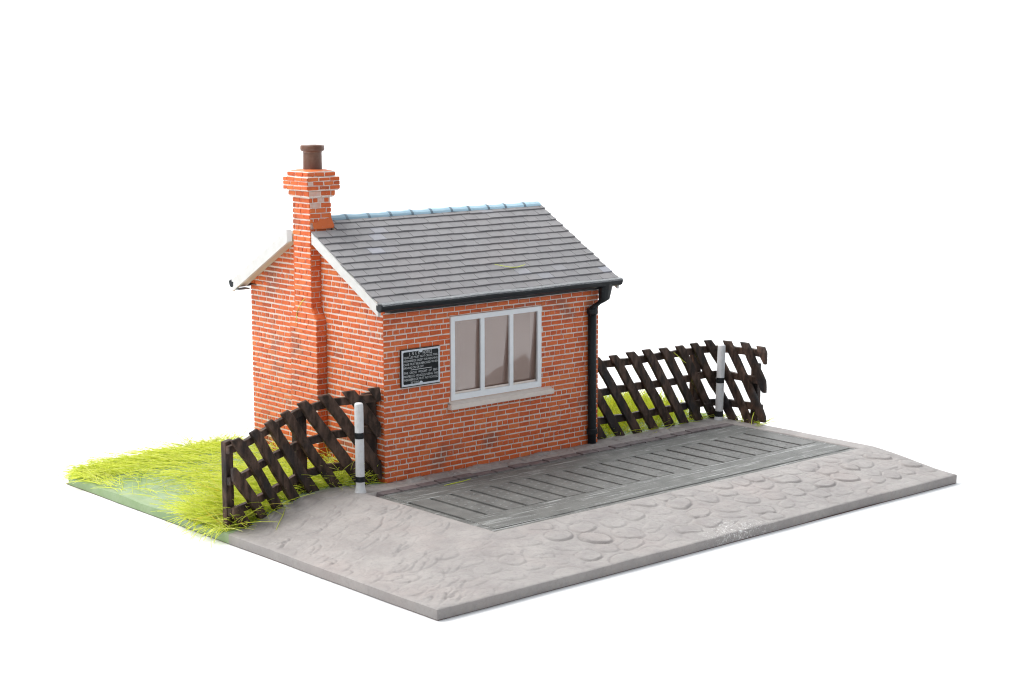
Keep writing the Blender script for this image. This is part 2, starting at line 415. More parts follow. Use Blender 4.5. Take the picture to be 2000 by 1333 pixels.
    for lev, (dz, infl) in enumerate(((0, 0), (-.010, .004), (None, .0))):
        for q, g in zip(top, g2):
            ox = infl*(1 if q[0] > 3 else -1) if (q[0] < X0+.1 or q[0] > X1-.1) else 0
            oy = infl*(1 if q[1] > 0 else -1) if (q[1] < Y0+.1 or q[1] > Y1-.1) else 0
            vs.append((q[0]+ox, q[1]+oy, q[2]+dz if dz is not None else ZB+.016)); gv.append(g)
    fs = []
    for lev in (0, 1):
        for i in range(n):
            j = (i+1) % n; fs.append((lev*n+i, (lev+1)*n+i, (lev+1)*n+j, lev*n+j))
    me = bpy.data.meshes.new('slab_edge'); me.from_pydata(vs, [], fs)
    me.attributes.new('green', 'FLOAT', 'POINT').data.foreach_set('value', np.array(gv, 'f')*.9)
    me.attributes.new('crev_side_shade', 'FLOAT', 'POINT').data.foreach_set('value', np.full(len(vs), .3, 'f'))  # no crevices here: even darkening paints shade onto the sides
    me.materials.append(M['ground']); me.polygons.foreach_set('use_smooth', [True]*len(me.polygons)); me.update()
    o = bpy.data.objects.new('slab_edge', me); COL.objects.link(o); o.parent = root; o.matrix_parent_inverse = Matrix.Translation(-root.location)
    mb = MB(); mb.box((X0+.012, Y0+.012, ZB+.001), (X1-.012, Y1-.012, ZB+.0155)); u = mb.build('underside', M['under'], root)
    # brick edging between weighbridge and hut
    mb = MB(); x = -.62
    while x < 9.5:
        w = .50+random.uniform(-.03, .03); z = -.018+random.uniform(-.016, .014)
        mb.box((x, -.765+random.uniform(0, .012), -.15), (x+w-.035, -.515, z), random.random()); x += w
    mb.build('brick_edging', M['edging'], root, bevel=.014)
    return root
make_base()

# ------------------------------------------------------------------ weighbridge
def make_weighbridge():
    root = thing('weighbridge', 'dark grey timber weighbridge platform with slotted planks in front of the brick hut', 'weighbridge', (4.5, -2.5, -.16))
    xa, xb, ya, yb = -.80, 9.86, -4.32, -.78; T = -.042
    mb = MB()       # outer angle strips
    for lo, hi in (((xa, ya, -.30), (xb, ya+.13, T-.006)), ((xa, ya+.133, -.30), (xa+.16, yb, T-.008)), ((xb-.10, ya+.133, -.30), (xb, yb, T-.008)), ((xa+.163, yb-.05, -.30), (xb-.103, yb, T+.006))):
        mb.box(lo, hi)
    mb.build('frame', M['timber'], root, bevel=.014)
    def timber(lo, hi):
        m = MB(); m.box(lo, hi); return m.build('timber', M['timber'], root, bevel=.012)
    timber((xa+.166, ya+.150, -.28), (xb-.106, -3.275, T))
    timber((xa+.166, -1.565, -.28), (xb-.106, yb-.056, T))
    m = MB(); m.box((-.63, -3.27, -.28), (9.75, -1.57, -.19)); m.build('bed', M['slot'], root)
    px = [-.63]+[-.09+.5155*i for i in range(20)]; px[-1] = 9.75
    for i, (a, b) in enumerate(zip(px, px[1:])):
        g = .043; m = MB(); dz = random.uniform(-.005, .003)
        m.box((a+g, -3.268, -.24), (b-g, -1.572, T+dz), 0)
        if 0 < i < 19:
            for q in np.linspace(-3.1, -1.75, 7):
                for dx in (.16, .34):
                    c = (a+dx*(b-a)/.5+random.uniform(-.012, .012), q+random.uniform(-.02, .02)+(.09 if dx > .2 else 0))
                    ring = [[(c[0]+r*math.cos(k*math.pi/4), c[1]+r*math.sin(k*math.pi/4), T+dz+z) for k in range(8)] for r, z in ((.034, -.01), (.028, .007), (.012, .012))]
                    m.sweep(ring, True, .4)
        m.build('plank', M['deck'], root)
    return root
make_weighbridge()

# ------------------------------------------------------------------ brick hut
L, D = 6.0, 4.77
YR, ZE, SL = 2.36, 3.69, .572            # ridge line, eave height, slope
EY = -.285
def roof_z(y): return ZE+SL*((y-EY) if y <= YR else (2*YR-y-EY))
GZ = -.06                                 # wall foot
WX0, WX1, WZ0, WZ1 = 1.72, 4.285, 1.44, 3.235   # window opening
hut = thing('brick_hut', 'red brick hut with grey slate roof, tall chimney and white three-light window', 'building', (3, 2.4, GZ))

def clip(poly, a, b, c):
    """keep a*u+b*v<=c"""
    out = []
    for (p, q) in zip(poly, poly[1:]+poly[:1]):
        dp, dq = a*p[0]+b*p[1]-c, a*q[0]+b*q[1]-c
        if dp <= 0: out.append(p)
        if (dp < 0 < dq) or (dq < 0 < dp):
            k = dp/(dp-dq); out.append((p[0]+k*(q[0]-p[0]), p[1]+k*(q[1]-p[1])))
    return out
def parea(p): return abs(sum(a[0]*b[1]-b[0]*a[1] for a, b in zip(p, p[1:]+p[:1])))/2
def brick(mb, poly, O, U, V, N, dep, ins, tint):
    if len(poly) < 3 or parea(poly) < .0012: return
    cu = sum(p[0] for p in poly)/len(poly); cv = sum(p[1] for p in poly)/len(poly)
    hw = max(abs(p[0]-cu) for p in poly)+1e-6; hh = max(abs(p[1]-cv) for p in poly)+1e-6
    def P(p, d): return O+U*p[0]+V*p[1]+N*d
    ku, kv = 1-ins/hw, 1-ins/hh
    inner = [(cu+(p[0]-cu)*ku, cv+(p[1]-cv)*kv) for p in poly]; n = len(poly)
    vs = [P(p, -.004) for p in poly]+[P(p, dep*.62+.001) for p in poly]+[P(p, dep) for p in inner]
    fs = [(i, (i+1) % n, n+(i+1) % n, n+i) for i in range(n)]+[(n+i, n+(i+1) % n, 2*n+(i+1) % n, 2*n+i) for i in range(n)]+[tuple(range(2*n, 3*n))]
    mb.add(vs, fs, tint)
def rows(mb, u0, u1, v0, v1, O, U, V, N, course=.1135, ln=.308, mh=.031, mv=.027, hdr=4, off=0, holes=(), clips=(), dep=.016, row0=0, jit=.005, ends=0, pale=0):
    nr = int(round((v1-v0)/course)); course = (v1-v0)/nr
    for r in range(nr):
        rr = r+row0; h = (rr % hdr == hdr-1); bl = ln/2 if h else ln
        s = u0-(0 if rr % 2 == 0 else bl/2)+off
        while s > u0: s -= bl
        a = v0+r*course+mh/2; b = v0+(r+1)*course-mh/2
        dv = random.uniform(-.003, .003); j = s
        while j < u1:
            e = j+bl*random.uniform(.93, 1.07)
            if u1-e < bl*.3: e = u1+mv/2-ends
            p0, p1 = max(j+mv/2*random.uniform(.6, 1.3), u0+ends), min(e-mv/2*random.uniform(.6, 1.3), u1-ends)
            if j <= u0: p0 = u0+ends
            if e >= u1: p1 = u1-ends
            segs = [(p0, p1, a, b)]
            for (h0, h1, k0, k1) in holes:
                ns = []
                for (x, y, a2, b2) in segs:
                    if y <= h0 or x >= h1 or b2 <= k0 or a2 >= k1: ns.append((x, y, a2, b2)); continue
                    if x < h0: ns.append((x, h0, a2, b2))
                    if y > h1: ns.append((h1, y, a2, b2))
                    if b2 > k1+.02: ns.append((max(x, h0), min(y, h1), k1, b2))
                    if a2 < k0-.02: ns.append((max(x, h0), min(y, h1), a2, k0))
                segs = ns
            for (x, y, a2, b2) in segs:
                if y-x < .03: continue
                jj = lambda: random.uniform(-jit, jit)
                pl = [(x+jj()*.6, a2+dv+jj()), (y+jj()*.6, a2+dv+jj()), (y+jj()*.6, b2+dv+jj()), (x+jj()*.6, b2+dv+jj())]
                for c in clips: pl = clip(pl, *c)
                if pl: brick(mb, pl, O, U, V, N, dep*random.uniform(.75, 1.15), .008, 1.0 if random.random() < pale else min(max(random.gauss(.5, .2), 0), .93))
            j = e
ux, uy, uz = Vector((1,0,0)), Vector((0,1,0)), Vector((0,0,1))
def make_walls():
    mb = MB(); t = .2
    # mortar body
    ZT = 3.60
    mb.box((0, 0, GZ), (L, t, WZ0)); mb.box((0, 0, WZ0), (WX0, t, WZ1)); mb.box((WX1, 0, WZ0), (L, t, WZ1)); mb.box((0, 0, WZ1), (L, t, ZT))
    mb.box((0, D-t, GZ), (L, D, ZT))
    for x in (0, L-t):
        prof = [(x, t, GZ), (x, D-t, GZ), (x, D-t, ZT), (x, YR, roof_z(YR)-.1), (x, t, roof_z(t)-.1)]
        prof = [(x, t, GZ), (x, D-t, GZ), (x, D-t, roof_z(D-t)-.1), (x, YR, roof_z(YR)-.1), (x, t, roof_z(t)-.1)]
        mb.prism(prof, (t, 0, 0))
    wall = mb.build('wall', M['mortar'], hut)
    mb = MB()
    top = 3.66
    rows(mb, 0-.008, L+.008, GZ+.01, top, Vector((0,0,0)), ux, uz, -uy, holes=[(WX0-.008, WX1+.008, WZ0-.03, WZ1+.012), (1.645, 4.555, 1.285, 1.43)], ends=.0)
    # gable wall facing left: u runs from the back to the front
    O = Vector((0, D, 0)); c1 = (-SL, 1, roof_z(D)-.09+0.0); c2 = (SL, 1, roof_z(0)-.09+SL*D)
    rows(mb, -.008, D-.004, GZ+.01, 5.1, O, -uy, uz, -ux, mh=.036, mv=.027, clips=[c1, c2], row0=1, holes=[(D-2.92, D-1.96, -1, 3.2), (D-2.74, D-2.14, 3.1, 9)], dep=.015)
    O = Vector((L, 0, 0)); c1 = (-SL, 1, roof_z(0)-.09); c2 = (SL, 1, roof_z(D)-.09+SL*D)
    rows(mb, .004, D-.004, GZ+.01, 5.1, O, uy, uz, ux, clips=[c1, c2], row0=1)
    rows(mb, -.008, L+.008, GZ+.01, 3.6, Vector((L, D, 0)), -ux, uz, uy)
    mb.build('brickwork', M['brick'], wall)
    # inside faces and floor
    mb = MB(); e = .004
    mb.box((t+e, t+e, -.02), (L-t-e, D-t-e, .02))
    mb.box((t+e, D-t-.02, .024), (L-t-e, D-t-e, 3.5)); mb.box((t+e, t+e, .024), (t+.02, D-t-.024, 3.5)); mb.box((L-t-.02, t+e, .024), (L-t-e, D-t-.024, 3.5))
    mb.box((t+e, t+e, 3.51), (L-t-e, D-t-e, 3.53))
    mb.build('lining', M['inside'], hut)
make_walls()

def make_chimney():
    mb = MB()
    A = [(-.25, 1.965, GZ), (-.25, 2.92, GZ), (-.25, 2.92, 3.12), (-.25, 2.73, 3.36), (-.25, 2.73, 4.4), (-.25, 2.13, 4.4), (-.25, 2.13, 3.36), (-.25, 1.965, 3.12)]
    mb.prism(A, (.249, 0, 0))
    mb.box((-.25, 2.13, 4.4005), (.28, 2.73, 5.70))
    def cap(x0, x1, y0, y1, za, zb, flare=0):
        r = [[(x0+flare, y0+flare, za), (x1-flare, y0+flare, za), (x1-flare, y1-flare, za), (x0+flare, y1-flare, za)],
             [(x0, y0, za+flare), (x1, y0, za+flare), (x1, y1, za+flare), (x0, y1, za+flare)], [(x0, y0, zb), (x1, y0, zb), (x1, y1, zb), (x0, y1, zb)]]
        mb.sweep(r)
    cap(-.31, .345, 2.065, 2.80, 5.66, 5.80, .03); cap(-.385, .42, 1.995, 2.875, 5.803, 6.09, .02); cap(-.32, .355, 2.06, 2.81, 6.093, 6.20)
    # lead-like skirt where the stack leaves the roof
    ch = mb.build('chimney', M['mortar'], hut, bevel=.012)
    b = MB()
    # left faces
    rows(b, -.006, .955+.006, GZ+.01, 3.12, Vector((-.25, 2.92, 0)), -uy, uz, -ux, mh=.034, mv=.018)
    sh = [(-.05, 1, 99)]
    rows(b, 0, .955, 3.12, 3.36, Vector((-.25, 2.92, 0)), -uy, uz, -ux, mh=.03, mv=.018, clips=[(-(3.36-3.12), .19, .19*3.12), ((3.36-3.12), .165, .165*3.12+.24*.955)])
    rows(b, -.006, .606, 3.36, 5.66, Vector((-.25, 2.73, 0)), -uy, uz, -ux, mh=.032, mv=.018, ln=.28, row0=1)
    # faces towards the viewer
    rows(b, .002, .245, GZ+.01, 3.12, Vector((-.25, 1.965, 0)), ux, uz, -uy, mh=.022, mv=.02, ln=.26, row0=1)
    rows(b, .002, .245, 3.36, 4.80, Vector((-.25, 2.13, 0)), ux, uz, -uy, mh=.022, mv=.02, ln=.26, row0=1)
    rows(b, .002, .532, 4.80, 5.66, Vector((-.25, 2.13, 0)), ux, uz, -uy, mh=.022, mv=.03, ln=.28, row0=0, pale=.12)
    # shoulder slope facing the viewer
    d = Vector((0, .165, .24)); ll = d.length; d.normalize()
    rows(b, .002, .245, 0, ll, Vector((-.25, 1.965, 3.12)), ux, d, d.cross(ux)*-1 if (d.cross(ux)).y > 0 else d.cross(ux), mh=.02, mv=.02, ln=.26, course=.14)
    # corbelled head
    for (x0, x1, y0, y1, za, zb, n) in ((-.31, .345, 2.065, 2.80, 5.69, 5.798, 1), (-.385, .42, 1.995, 2.875, 5.822, 6.088, 3), (-.32, .355, 2.06, 2.81, 6.10, 6.19, 1)):
        c = (zb-za)/n
        rows(b, 0, y1-y0, za, zb, Vector((x0, y1, 0)), -uy, uz, -ux, course=c, mh=.018, mv=.022, ln=.27, hdr=99, jit=.008, row0=random.randint(0, 1), dep=.014)
        rows(b, .004, x1-x0, za, zb, Vector((x0, y0, 0)), ux, uz, -uy, course=c, pale=.16, mh=.018, mv=.03, ln=.27, hdr=99, jit=.008, row0=random.randint(0, 1), dep=.014)
    b.add([(-.30, 2.08, 6.203), (.335, 2.08, 6.203), (.335, 2.79, 6.203), (-.30, 2.79, 6.203), (-.12, 2.2, 6.235), (.22, 2.2, 6.235), (.22, 2.66, 6.235), (-.12, 2.66, 6.235)],
          [(0,1,5,4), (1,2,6,5), (2,3,7,6), (3,0,4,7), (4,5,6,7)], .8)
    # sloped brick foot on the roof side
    b.add([(.284, 2.10, roof_z(2.10)-.05), (.33, 2.05, roof_z(2.05)-.01), (.33, 2.78, 5.0), (.284, 2.74, 5.28), (.284, 2.125, 5.24), (-.2, 2.125, 5.16), (-.2, 2.06, roof_z(2.06)-.02)],
          [(0,1,2,3), (0,3,4), (4,5,6,1), (0,4,1)], .75)
    b.build('brickwork', M['brick'], ch, recalc=False)
    p = MB(); c = (.055, 2.43, 6.19)
    p.lathe([(.215, 0), (.20, .05), (.195, .38), (.205, .41), (.245, .43), (.255, .47), (.25, .53), (.235, .545), (.19, .545), (.17, .50), (.165, .2)], c, 32, wob=.012)
    p.build('chimney_pot', M['pot'], ch, smooth=False)
make_chimney()

XL, XR = -.335, L+.36
def make_roof():
    cosr = 1/math.hypot(1, SL); slen = (YR-EY)/cosr; NC = 13; cl = slen/NC
    mb = MB()
    for side in (0, 1):
        def P(x, s, n):          # s down-slope distance from the ridge, n height above the plane
            y = YR-s*cosr if side == 0 else YR+s*cosr; z = roof_z(YR)-s*cosr*SL; ny = -SL*cosr if side == 0 else SL*cosr
            return Vector((x, y+ny*n, z+n*cosr))
        # boarding
        for xa, sa, sb in ((.29, 0, .478+.06*side), (XL+.02, .479+.06*side, slen)):
            q = [(xa, sa), (XR-.02, sa), (XR-.02, sb), (xa, sb)]
            mb.add([P(x, d, -.07) for x, d in q]+[P(x, d, -.012) for x, d in q], [(0,1,2,3), (4,5,6,7), (0,1,5,4), (1,2,6,5), (2,3,7,6), (3,0,4,7)], .5, 1)
        for c in range(NC):
            s0, s1 = c*cl-.02, (c+1)*cl+.012
            if side == 1 and c == 2: s0 = .545
            x = XL-(.18 if c % 2 else 0)+random.uniform(-.02, .02)
            sag = 0
            while x < XR:
                w = .365*random.uniform(.95, 1.05); x0, x1 = max(x+.004, (XL if c > 1 else .30)+random.uniform(-.012, .014)), min(x+w-.005, XR+random.uniform(-.012, .014))
                if XR-x-w < .08: x1 = XR+random.uniform(-.012, .014)
                if x1-x0 > .05:
                    if True:
                        j = random.uniform(-.008, .008); t0, t1 = .004, .032+random.uniform(-.004, .004); sk = random.uniform(-.006, .006)
                        vs = [P(x0, s0, -.02), P(x1, s0, -.02), P(x1, s1+j+sk, -.005), P(x0, s1+j-sk, -.005), P(x0, s0, t0), P(x1, s0, t0), P(x1, s1+j+sk-.006, t1), P(x0, s1+j-sk-.006, t1)]
                        tt = random.uniform(0, .85); 
                        k = mnoise.noise(Vector((x*.55+3, c*.33, side*9+1)))
                        if k > .33 and random.random() < .7: tt = random.uniform(.82, .97)
                        mb.add(vs, [(0,3,2,1), (4,5,6,7), (0,1,5,4), (1,2,6,5), (2,3,7,6), (3,0,4,7)], tt, 0)
                x += w
                if x1 >= XR-.02: break
    roof = mb.build('roof', [M['slate'], M['soffit']], hut, bevel=.006)
    # ridge tiles
    joints = [.30, .814, 1.40, 1.98, 2.57, 3.11, 3.68, 4.19, 4.76, 5.27, 5.86, 6.36]
    for a, b in zip(joints, joints[1:]):
        m = MB(); zt = roof_z(YR); r0, r1 = random.uniform(-.006, .006), random.uniform(-.006, .006)
        def prof(x, g, dz):
            return [(x, YR+yy*g, zt+zz*g+dz) for yy, zz in ((-.13, -.045), (-.105, .004), (-.055, .046), (0, .060), (.055, .046), (.105, .004), (.13, -.045), (0, -.03))]
        if b < 6.3:
            m.sweep([prof(a+.004, 1.0, r0), prof(a+.5*(b-a), .96, (r0+r1)/2-.012), prof(b-.061, 1.0, r1)])
            m.sweep([prof(b-.060, 1.07, r1), prof(b-.002, 1.07, r1)], True, .5, 1)
        else: m.sweep([prof(a+.004, 1.0, r0), prof(b-.05, 1.0, r1), prof(b, .75, r1-.01)])
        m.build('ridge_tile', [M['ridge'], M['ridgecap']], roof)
    # barge boards with the slates' stepped edge above
    for x0, x1 in ((XL-.018, XL+.05), (XR-.05, XR+.008)):
        for side in (0, 1):
            sy = lambda y: y if side == 0 else 2*YR-y
            ym = YR-.02 if x0 > 0 else 1.945; ys = np.linspace(EY-.01, ym, 24)
            m = MB(); lo = []; hi = []
            for i, y in enumerate(ys):
                lo.append((x0, sy(y), roof_z(y)-.235+.010*math.sin(i*.9)*0)); hi.append((x0, sy(y), roof_z(y)-.016+random.uniform(-.012, .010)))
            if side == 1:
                hi = []; stp = cl*cosr; y = EY-.01
                while y < ym-.01:
                    y2 = min(y+stp, ym); hi.append((x0, sy(y), roof_z(y)+.050+random.uniform(-.006, .006))); hi.append((x0, sy(y2-.012), roof_z(y2-.012)+.014)); y = y2
            m.prism(lo+hi[::-1], (x1-x0, 0, 0))
            if side == 1 and x0 < 0:       # mitred where it dies into the chimney
                m.v = [(a, b+(.055 if a < x0+.001 else -.03) if b < 2.80 else b, c) for a, b, c in m.v]
            m.build('barge_board', M['barge'], hut)
    # soffits between the barge boards and the gables
    for x0, x1 in ((XL+.053, -.018), (L+.018, XR-.053)):
        for side in (0, 1):
            sy = lambda y: y if side == 0 else 2*YR-y
            m = MB(); ye = 1.95 if x0 < 0 else YR-.01
            m.prism([(x0, sy(EY+.04), roof_z(EY+.04)-.17), (x0, sy(ye), roof_z(ye)-.17), (x0, sy(ye), roof_z(ye)-.095), (x0, sy(EY+.04), roof_z(EY+.04)-.095)], (x1-x0, 0, 0))
            m.build('soffit', M['soffit'], hut)
make_roof()

def make_gutters():
    for side in (0, 1):
        s = 1 if side == 0 else -1; yc = EY-.035 if side == 0 else 2*YR-EY+.035
        m = MB(); xa, xb = XL-.02, XR+.02
        prof = [(.10, 0), (.095, -.11), (.06, -.145), (-.02, -.152), (-.075, -.122), (-.10, -.06), (-.105, .0)]
        rings = []
        n = 14
        for i in range(n+1):
            x = xa+(xb-xa)*i/n; dz = .006*math.sin(i*1.3); rings.append([(x, yc+s*p*1.0, ZE-.005+dz+q) for p, q in prof])
        m.sweep(rings); g = m.build('gutter', M['black'], hut, bevel=.018)
        m = MB()
        rings = [[(xa+.02+(xb-xa-.04)*i/n, yc+s*p, ZE-.005+q+.006*math.sin(i*1.3)) for p, q in ((-.112, -.03), (-.112, .006), (-.055, .03), (.10, .022), (.10, .003), (-.09, .003))] for i in range(n+1)]
        m.sweep(rings); m.build('gutter_lip', M['gutter'], g, bevel=.006)
        if side == 1:
            m = MB(); m.box((xa+.03, D+.02, 3.50), (XL+.3, 2*YR-EY-.03, 3.53)); 
            m.build('eave_board', M['gutter'], hut)
        else:
            m = MB(); m.box((.02, EY+.07, 3.47), (L-.02, -.022, 3.52)); m.build('eave_board', M['black'], hut)
    # downpipe
    def tube(m, pts, rad, seg=14):
        rings = []
        for i, p in enumerate(pts):
            p = Vector(p); a = Vector(pts[max(i-1, 0)]); b = Vector(pts[min(i+1, len(pts)-1)]); d = (b-a).normalized()
            s = d.cross(uy if abs(d.y) < .7 else ux).normalized(); t = d.cross(s)
            r = rad[i] if isinstance(rad, list) else rad
            rings.append([p+s*r*math.cos(k*2*math.pi/seg)+t*r*math.sin(k*2*math.pi/seg) for k in range(seg)])
        m.sweep(rings)
    m = MB(); X = 5.735; tube(m, [(X, -.10, 3.02), (X, -.10, 2.2), (X+.008, -.10, 1.2), (X+.012, -.10, .35), (X+.012, -.10, -.03)], .094)
    dp = m.build('downpipe', M['black'], hut, smooth=True)
    m = MB(); rings = []
    for z, hx, hy, cx, cy in ((3.60, .20, .14, 5.95, EY-.0), (3.50, .17, .12, 5.96, EY+.01), (3.24, .13, .10, 5.965, EY+.05), (3.19, .10, .08, 5.93, -.20), (3.14, .085, .08, 5.82, -.16), (3.08, .085, .085, 5.765, -.12), (2.99, .09, .09, X, -.10)):
        rings.append([(cx+hx*math.cos(a)*(1 if abs(math.cos(a)) > .9 else 1.12), cy+hy*math.sin(a), z) for a in [k*math.pi/6 for k in range(12)]])
    m.sweep(rings); m.build('hopper', M['black'], dp, bevel=.01)
    for z in (2.98, .26):
        m = MB(); m.lathe([(.10, -.07), (.122, -.05), (.122, .05), (.105, .07)], (X if z > 1 else X+.012, -.10, z), 18); m.build('collar', M['black'], dp)
        
make_gutters()

def make_window():
    w = MB(); y0, y1 = -.030, .015
    bx0, bx1, bz0, bz1 = WX0+.012, WX1-.012, WZ0+.012, WZ1-.012; fw = .105
    # frame as one plate: outer bars + two mullions, butted
    def bar(a, b, c, d): w.box((a, y0, b), (c, y1, d))
    bar(bx0, bz0, bx1, bz0+fw+.02); bar(bx0, bz1-fw, bx1, bz1)
    inner = (bx1-bx0-2*fw-2*.10)/3
    xs = [bx0+fw, bx0+fw+inner, bx0+fw+inner+.10, bx0+fw+2*inner+.10, bx0+fw+2*inner+.20, bx1-fw]
    bar(bx0, bz0+fw+.02, bx0+fw, bz1-fw); bar(bx1-fw, bz0+fw+.02, bx1, bz1-fw)
    bar(xs[1], bz0+fw+.02, xs[2], bz1-fw); bar(xs[3], bz0+fw+.02, xs[4], bz1-fw)
    win = thing_part('window')
    fr = w.build('frame', M['white'], win)
    for k in (0, 2, 4):
        # a thin bent sheet of clear plastic behind each opening
        g = MB(); nu, nv = 12, 18; a, b = xs[k]-.049, xs[k+1]+.049; c, d = bz0+fw-.06, bz1-fw+.03; vs = []
        for i in range(nu+1):
            for j in range(nv+1):
                x = a+(b-a)*i/nu; z = c+(d-c)*j/nv; q = (x-WX0)/(WX1-WX0)
                vs.append((x, .026+.040*(d-z)+.020*math.sin(q*5.2+.6)*math.cos(z*1.9+.5)+.10*max(0, q-.86)**2*14, z))
        g.add(vs, [(i*(nv+1)+j, (i+1)*(nv+1)+j, (i+1)*(nv+1)+j+1, i*(nv+1)+j+1) for i in range(nu) for j in range(nv)])
        g.build('pane', M['glass'], win, smooth=True, recalc=False)
    s = MB(); s.box((1.64, -.14, 1.275), (4.56, -.016, 1.385)); s.add([(1.66, -.13, 1.386), (4.54, -.13, 1.386), (4.54, .0, 1.43), (1.66, .0, 1.43)], [(0,1,2,3)])
    s.build('sill', M['sill'], win, bevel=.012)
    # inner sill and lining of the opening
    r = MB(); r.box((WX0+.002, .052, WZ0+.002), (WX1-.002, .30, WZ0+.06)); r.box((WX0+.14, .018, bz0+fw-.05), (WX1-.14, .036, bz0+fw+.062)); r.box((WX1-.05, .06, WZ0+.063), (WX1-.002, .30, WZ1-.002)); r.box((WX0+.002, .06, WZ0+.063), (WX0+.03, .30, WZ1-.002))
    r.build('reveal', M['sill'], win)
def thing_part(name):
    me = bpy.data.meshes.new(name)
    # thin brown bead round the opening carries the window's other pieces
    mb = MB(); a, b, c, d = WX0, WX1, WZ0, WZ1; e = .011
    for lo, hi in (((a, -.006, c), (b, .05, c+e)), ((a, -.006, d-e), (b, .05, d)), ((a, -.006, c+e), (a+e, .05, d-e)), ((b-e, -.006, c+e), (b, .05, d-e))): mb.box(lo, hi)
    return mb.build(name, M['inside'], hut)
make_window()

# ------------------------------------------------------------------ notice board on the wall
def make_notice():
    x0, x1, z0, z1 = .395, 1.408, 1.885, 2.662; cx, cz = (x0+x1)/2, (z0+z1)/2
    root = thing('notice_board', 'small black notice board with white border and lettering on the brick front wall', 'sign', (cx, -.02, cz))
    p = MB(); p.box((x0, -.062, z0), (x1, -.016, z1)); p.build('panel', M['sign'], root, bevel=.006)
    b = MB(); yb = (-.068, -.0625); t = .038
    def q(a, c, d, e): b.box((a, yb[0], c), (d, yb[1], e))
    a0, a1, c0, c1 = x0+.008, x1-.008, z0+.022, z1-.01
    q(a0, c0, a1, c0+t); q(a0, c1-t, a1, c1); q(a0, c0+t, a0+t, c1-t); q(a1-t, c0+t, a1, c1-t)
    for zz, s in ((c1-t, -1), (c0+t, 1)):
        b.prism([(cx+.045*math.cos(k*math.pi/8), yb[0], zz+s*.04*math.sin(k*math.pi/8)) for k in range(9)], (0, yb[1]-yb[0], 0))
    for xx, zz, sx, sz in ((a0+t, c0+t, 1, 1), (a1-t, c0+t, -1, 1), (a0+t, c1-t, 1, -1), (a1-t, c1-t, -1, -1)):
        b.prism([(xx, yb[0], zz), (xx+sx*.022, yb[0], zz), (xx, yb[0], zz+sz*.022)], (0, yb[1]-yb[0], 0))
    b.build('border', M['signw'], root)
    lines = [('L  N  E  R    NOTICE', .205, .79, .118, .085), ('VEHICLES MUST NOT CROSS THIS', .055, .93, .215, .058), ('WEIGHBRIDGE EXCEPT FOR WEIGHING', .055, .93, .305, .058),
             ('CARE MUST BE EXERCISED WHEN', .055, .945, .395, .058), ('DRIVING ON OR OFF', .055, .57, .487, .058), ('THE  GROSS  WEIGHT  OF  SELF-', .062, .945, .620, .058),
             ('PROPELLED VEHICLES USING THIS', .055, .945, .713, .058), ('WEIGHBRIDGE MUST NOT EXCEED', .055, .945, .803, .058), ('20 TONS', .235, .45, .888, .06)]
    vs, fs = [], []
    dg = None
    W_, H_ = x1-x0, z1-z0
    for txt, f0, f1, fy, fh in lines:
        cu = bpy.data.curves.new('lettering', 'FONT'); cu.body = txt; cu.offset = -.012; cu.resolution_u = 2
        o = bpy.data.objects.new('lettering', cu); COL.objects.link(o)
        dg = bpy.context.evaluated_depsgraph_get(); me = bpy.data.meshes.new_from_object(o.evaluated_get(dg))
        co = np.array([v.co[:] for v in me.vertices]); lo, hi = co.min(0), co.max(0)
        px = x0+W_*(f0+(f1-f0)*(co[:, 0]-lo[0])/(hi[0]-lo[0])); hh = hi[1]-lo[1]; pz = z1-H_*fy+(co[:, 1]-lo[1])/hh*H_*fh-H_*fh/2
        base = len(vs)
        for a, c in zip(px, pz): vs.append((a, -.0655, c))
        fs += [tuple(base+i for i in pl.vertices) for pl in me.polygons]
        bpy.data.objects.remove(o); bpy.data.curves.remove(cu); bpy.data.meshes.remove(me)
    m = MB(); m.add(vs, fs); m.box((x0+W_*.24, -.0655, z1-H_*.553), (x0+W_*.78, -.0625, z1-H_*.543))
    m.build('lettering', M['letter'], root, recalc=False)
make_notice()

